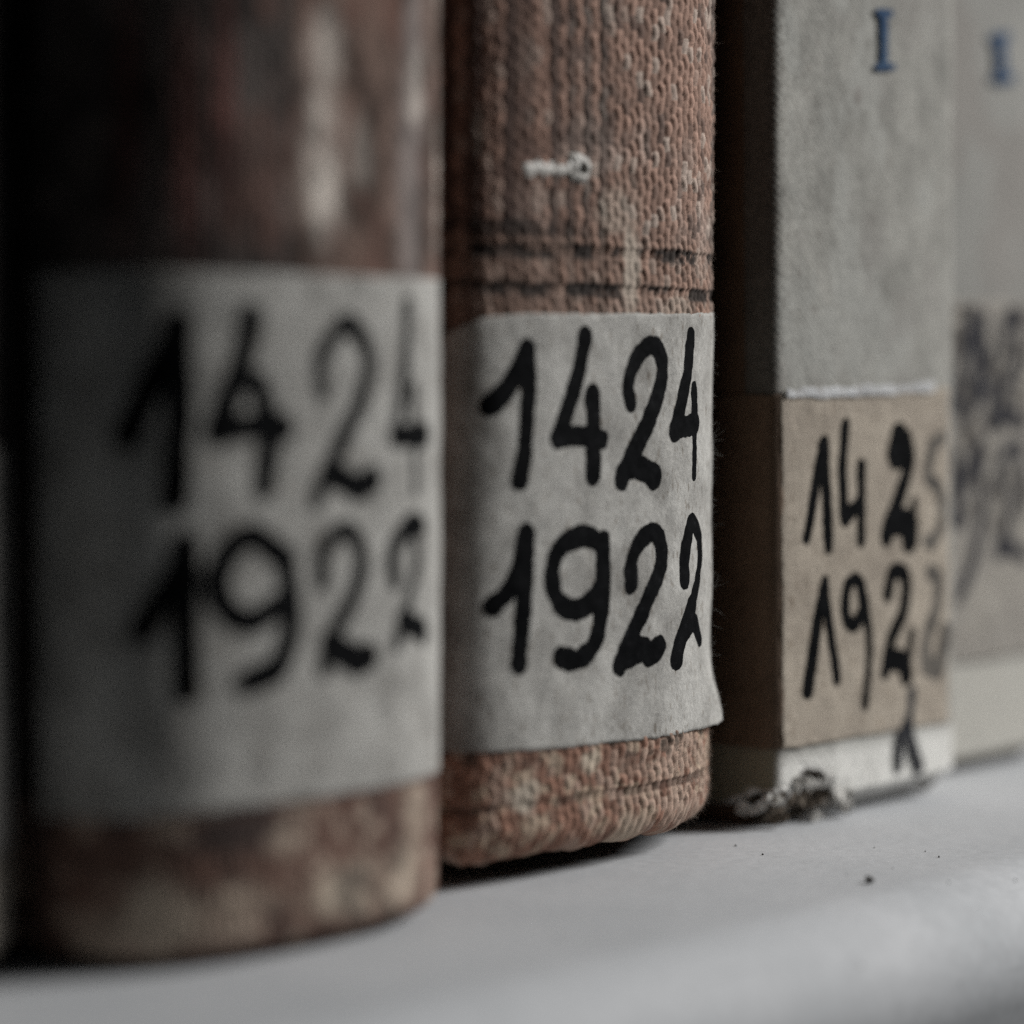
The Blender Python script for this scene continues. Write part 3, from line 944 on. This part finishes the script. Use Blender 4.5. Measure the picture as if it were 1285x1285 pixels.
# tan label wraps from the left side round the spine
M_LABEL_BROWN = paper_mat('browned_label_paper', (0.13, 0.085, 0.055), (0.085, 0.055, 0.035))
sA = 2.0
sCor = sf3.pix(981, 700)[0]
sB = sf3.pix(1188, 700)[0]
z3b = [(0, sf3.pix(900, 934)[1]), (sf3.pix(985, 940)[0], sf3.pix(985, 939)[1]), (sB, sf3.pix(1185, 906)[1])]
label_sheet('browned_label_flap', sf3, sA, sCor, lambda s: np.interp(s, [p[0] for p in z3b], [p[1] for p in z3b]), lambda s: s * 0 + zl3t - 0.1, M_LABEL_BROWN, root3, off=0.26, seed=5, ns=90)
label3 = label_sheet('paper_label', sf3, sCor - 0.15, sB, lambda s: np.interp(s, [p[0] for p in z3b], [p[1] for p in z3b]), lambda s: s * 0 + zl3t - 0.1, M_LABEL_TAN, root3, off=0.29, seed=7, ns=260)
sC = sf3.pix(984, 700)[0]
label_sheet('white_paper_strip', sf3, sC, sf3.pix(1168, 488)[0], lambda s: s * 0 + zl3t - 0.6 + 0.5 * (fbm(s / 2, s * 0, 4, 3) - 0.5), lambda s: zl3t + 0.6 + 0.9 * (fbm(s / 2.5, s * 0 + 3, 5, 3) - 0.5), M_WHITE, root3, off=0.50, seed=9, ns=120, nz=8)
o5, k5 = (985, 500), 2.57
D3 = [
    ([([(65, 450), (92, 290), (120, 145)], 0.85, 1.15), ([(118, 160), (128, 320), (135, 480)], 1.2, 0.95)], M_INK, 1),
    ([[(190, 90), (181, 230), (184, 385)], ([(188, 385), (238, 335)], 1.1), [(241, 220), (240, 340), (238, 455)]], M_INK, 1),
    ([([(362, 125), (350, 180), (375, 170)], 2.0), ([(385, 130), (395, 200), (365, 310), (330, 400), (320, 445)], 1.3), ([(340, 400), (395, 400), (395, 450)], 1.9), ([(395, 440), (410, 335)], 0.9)], M_INK, 1),
    ([([(500, 128), (468, 150)], 1.0), ([(468, 160), (455, 250), (490, 290), (500, 380), (475, 455), (450, 460)], 1.0)], M_INK_FADED, 1),
    ([([(68, 940), (100, 720), (123, 590)], 1.25, 0.8), ([(123, 600), (140, 740), (163, 905)], 0.85)], M_INK, 1),
    ([([(250, 680), (232, 590), (196, 605), (192, 700), (222, 730), (250, 660)], 1.0), ([(250, 650), (266, 800), (253, 985)], 0.85)], M_INK, 1),
    ([([(325, 630), (342, 560), (382, 575), (375, 680), (335, 780), (316, 880)], 1.15), ([(335, 840), (375, 850), (385, 890)], 1.5), ([(385, 880), (402, 755)], 0.9)], M_INK, 1),
    ([([(462, 560), (485, 580), (482, 670), (450, 780), (450, 870)], 1.2), ([(450, 850), (490, 870), (512, 750)], 1.4)], M_INK_FADED, 1),
    ([([(402, 950), (395, 1030), (366, 1100), (362, 1190)], 1.0, 0.75), ([(396, 1040), (402, 1110), (426, 1188)], 1.0)], M_INK_DRY, 1),
]
for i, (stx, mt_, _) in enumerate(D3):
    digit(sf3, stx, o5, k5, 2.0, mt_, label3, 0.29, None, g=0.18, seed=i + 2, pseed=7)
# printed capital letter above the label
digit(sf3, [([(1107, 20), (1107, 80)], 1.0), ([(1099, 15), (1116, 17)], 0.55), ([(1098, 84), (1119, 84)], 0.55)], (0, 0), 1.0, 1.6, M_BLUE, root3, 0.30, None, g=0.15, seed=3, rough=0.12, name='printed_letter')

# frayed corner: torn threads and board flakes
st_, dr_, ln_ = [], [], []
for k in range(45):
    px_, py_ = r_.normal(1018, 20), r_.normal(1012, 11)
    s_, z_ = sf3.pix(px_, py_)
    z_ = max(z_, 0.4)
    st_.append(sf3.pos(np.array([s_]), np.array([z_]), -0.8)[0])
    nn = np.array([np.interp(s_, sf3.S, sf3.nx), np.interp(s_, sf3.S, sf3.ny), 0])
    dr_.append(nn * 0.6 + r_.normal(size=3) * 0.8 + np.array([0, 0, -0.2])); ln_.append(r_.uniform(0.5, 1.9))
fibres('frayed_threads', st_, dr_, ln_, M_FRAY, root3, 0.05, 8)


def flakes(name, spots, mat, seed):
    """torn scraps of board and cloth: small buckled plates"""
    q = np.random.default_rng(seed); V = []; F = []
    for px_, py_, n_, spread, size, out in spots:
        for _ in range(n_):
            s_, z_ = sf3.pix(px_ + q.normal() * spread, py_ + q.normal() * spread * 0.45)
            z_ = max(z_, 0.5)
            c_ = sf3.pos(np.array([s_]), np.array([z_]), out + q.normal() * 0.15)[0]
            nn = np.array([np.interp(s_, sf3.S, sf3.nx), np.interp(s_, sf3.S, sf3.ny), 0.0]) + q.normal(size=3) * 0.55
            nn /= np.linalg.norm(nn)
            e1 = np.cross(nn, q.normal(size=3)); e1 /= np.linalg.norm(e1); e2 = np.cross(nn, e1)
            m_ = 9; b0 = len(V); sz = size * q.uniform(0.6, 1.4); asp = q.uniform(0.4, 0.9); bk = q.normal() * 0.5
            for side_ in (0, 1):
                V.append(c_ + nn * (0.1 - 0.22 * side_))
                for a_ in range(m_):
                    an = 2 * math.pi * a_ / m_; r0 = sz * q.uniform(0.6, 1.15) if side_ == 0 else None
                    if side_ == 0:
                        V.append(c_ + e1 * r0 * math.cos(an) + e2 * r0 * asp * math.sin(an) + nn * bk * sz * math.cos(an) ** 2)
                    else:
                        V.append(V[b0 + 1 + a_] - nn * 0.22)
            o2_ = b0 + m_ + 1
            for a_ in range(m_):
                n1 = (a_ + 1) % m_
                F.append((b0, b0 + 1 + a_, b0 + 1 + n1)); F.append((o2_, o2_ + 1 + n1, o2_ + 1 + a_))
                F.append((b0 + 1 + a_, o2_ + 1 + a_, o2_ + 1 + n1)); F.append((b0 + 1 + a_, o2_ + 1 + n1, b0 + 1 + n1))
    o = mesh_obj(name, np.array(V), F, mat, root3, smooth=False); o['kind'] = 'stuff'
    return o


M_FLAKE = simple_mat('pale_torn_board', (0.38, 0.36, 0.33), (0.70, 0.69, 0.66), 1600, 0.9, 0.8, 2500)
flakes('torn_board_scraps', [(972, 1002, 6, 6, .9, 0), (948, 1012, 5, 6, .8, 0), (1002, 984, 6, 6, 1.0, .12), (1030, 983, 7, 8, 1.0, .12), (1054, 998, 7, 4, 1.0, .1), (1030, 1026, 3, 5, .9, -.2), (1064, 1012, 6, 4, .9, 0)], M_FLAKE, 4)
flakes('dark_board_scraps', [(1012, 1000, 5, 10, .9, -.6), (1035, 1004, 5, 8, .9, -.6), (985, 1020, 4, 12, .8, -.6)], M_FRAY, 5)
st_, dr_, ln_ = [], [], []
for k in range(700):
    z_ = r_.uniform(2, 104); s_ = sC + r_.uniform(-1.8, 0.3)
    nn = np.array([np.interp(s_, sf3.S, sf3.nx), np.interp(s_, sf3.S, sf3.ny), 0])
    st_.append(sf3.pos(np.array([s_]), np.array([z_]), 0.02)[0]); dr_.append(nn + r_.normal(size=3) * 0.8); ln_.append(r_.uniform(0.15, 0.4))
fibres('loose_fibres', st_, dr_, ln_, M_FIBRE, root3, 0.02, 9)
tag(root3, 'square-backed cream canvas book with frayed corner, tan label reading 1425 1922 1', 'book', 'old books standing on the shelf')

# ---- book 4
Y4 = 9.0
M_LABEL_DULL = paper_mat('dull_label_paper', (0.36, 0.335, 0.295), (0.27, 0.25, 0.225))
A4 = B3 + 1.0
root4 = make_root('canvas_bound_book', -0.3, (A4, 0, 0))
T4 = 40.0
sf4 = Surf(flat_profile(0, T4, Y4), root4)
hc4 = canvas_h(0.05, 5)
zl4t, zl4b = sf4.pix(1250, 378)[1], sf4.pix(1250, 825)[1]


def c4(S, Z):
    base = np.empty(S.shape + (3,)); base[:] = (0.31, 0.305, 0.285)
    base *= (0.8 + 0.4 * fbm(S / 6, Z / 9, 6, 4))[..., None]
    base = mix(base, (0.27, 0.25, 0.23), sstep(0.5, 0.7, fbm(S / 9 + 5, Z / 14, 2, 3)) * 0.6)
    low = sstep(zl4b + 0.5, zl4b - 1.0, Z)
    base = mix(base, (0.48, 0.465, 0.42), low * 0.9)
    return mix(base, (0.16, 0.14, 0.12), sstep(2.2, 1.4, Z) * 0.8)  # bottom edge darkened: base shadow put into the colour


square_book(root4, sf4, 0, T4, Y4, 0.0, c4, lambda S, Z: hc4(S, Z), 8, sf4.len - 20, 0.35, 2.0, BOOK_H, M_BOARD_BROWN)
label4 = label_sheet('paper_label', sf4, 4.0, sf4.len - 25, lambda s: s * 0 + zl4b, lambda s: s * 0 + zl4t, M_LABEL_DULL, root4, off=0.26, seed=8)
o2, k2 = (1080, 340), 1.946
D4 = [
    ([([(222, 330), (245, 210), (270, 100)], 1.0), ([(270, 105), (275, 220), (268, 335)], 1.1), ([(238, 330), (243, 380)], 0.8)], M_INK_SMUDGE),
    ([([(300, 110), (290, 220), (282, 300)], 0.9), ([(285, 300), (320, 280)], 0.9), ([(318, 200), (315, 380)], 0.9)], M_INK_SMUDGE),
    ([([(345, 190), (350, 120), (378, 110), (385, 190), (350, 290), (335, 370)], 1.1), ([(340, 360), (365, 350), (395, 375)], 1.1)], M_INK_SMUDGE),
    ([([(225, 610), (250, 520), (285, 420)], 1.0), ([(285, 425), (290, 600), (272, 700), (238, 795)], 1.1), ([(232, 450), (240, 620)], 1.0)], M_INK_SMUDGE),
    ([([(330, 540), (345, 450), (380, 430), (392, 500), (360, 600), (332, 690)], 1.1), ([(335, 690), (365, 675), (396, 700)], 1.2)], M_INK_SMUDGE),
]
digit(sf4, [([(230, 130), (300, 260), (395, 150)], 4.5), ([(240, 480), (330, 540), (392, 620)], 4.5), ([(240, 350), (390, 330)], 3)], o2, k2, 2.4, M_INK_FADED, label4, 0.27, None, g=0.35, seed=2, pseed=8, rough=1.0, name='ink_smudge', holes=0.5)
for i, (stx, mt_) in enumerate(D4):
    digit(sf4, stx, o2, k2, 1.9, mt_, label4, 0.31, None, g=0.3, seed=i + 5, pseed=8)
digit(sf4, [([(1253, 52), (1255, 95)], 1.5), ([(1244, 48), (1262, 46)], 0.8), ([(1246, 98), (1268, 98)], 0.8)], (0, 0), 1.0, 1.7, M_BLUE, root4, 0.30, None, g=0.2, seed=4, name='printed_letter')
tag(root4, 'square-backed cream canvas book set back, tan label smudged with grey ink', 'book', 'old books standing on the shelf')


# ------------------------------------------------------------------ grit on the shelf
def crumb(name, px, py, size, seed, stretch=(1, 1, 0.6)):
    p = floor_pix(px, py); q = np.random.default_rng(seed)
    import bmesh
    bm = bmesh.new(); bmesh.ops.create_icosphere(bm, subdivisions=2, radius=1.0)
    sh = q.normal(size=(4, 3))
    rz = q.uniform(0, 3)
    for v in bm.verts:
        c_ = np.array(v.co); k = 1 + 0.25 * sum(math.sin(2.2 * c_.dot(s_)) for s_ in sh) / 2
        c_ = c_ * k * np.array(stretch) * size
        c_[0], c_[1] = c_[0] * math.cos(rz) - c_[1] * math.sin(rz), c_[0] * math.sin(rz) + c_[1] * math.cos(rz)
        v.co = Vector(c_) * MM
    zmin = min(v.co.z for v in bm.verts)
    me = bpy.data.meshes.new(name); bm.to_mesh(me); bm.free(); me.materials.append(M_CRUMB)
    o = bpy.data.objects.new(name, me); sc.collection.objects.link(o)
    o.location = (p[0] * MM, p[1] * MM, -zmin - 0.00003)
    return o


o = crumb('grit_crumb', 1091, 1108, 0.45, 4, (1.6, 0.6, 0.8))
tag(o, 'largest dark crumb of grit lying on the shelf before the frayed book', 'crumb')
V = []; F = []
for k, (px_, py_, sz) in enumerate([(923, 1062, .16), (957, 1073, .18), (1097, 1064, .12), (1161, 1069, .12), (1178, 1076, .14), (1190, 1148, .16), (1274, 1146, .2), (1062, 1098, .1), (1120, 1090, .1), (700, 1175, .15), (1230, 1020, .12)]):
    p = floor_pix(px_, py_)
    if p[1] < LIP - 1: p = floor_pix(px_, py_ - 40)
    n0 = len(V); q = np.random.default_rng(k)
    for c_ in ((1, 0, 0), (-1, 0, 0), (0, 1, 0), (0, -1, 0), (0, 0, 1), (0, 0, -1)):
        V.append(p + np.array(c_) * sz * q.uniform(0.6, 1.3, 3) + np.array([0, 0, sz * 0.5]))
    for f in ((0, 2, 4), (2, 1, 4), (1, 3, 4), (3, 0, 4), (2, 0, 5), (1, 2, 5), (3, 1, 5), (0, 3, 5)):
        F.append(tuple(n0 + i for i in f))
o = mesh_obj('dust_specks', V, F, M_CRUMB, None, smooth=False)
tag(o, 'tiny dark dust specks scattered over the shelf before the books', 'dust', kind='stuff')
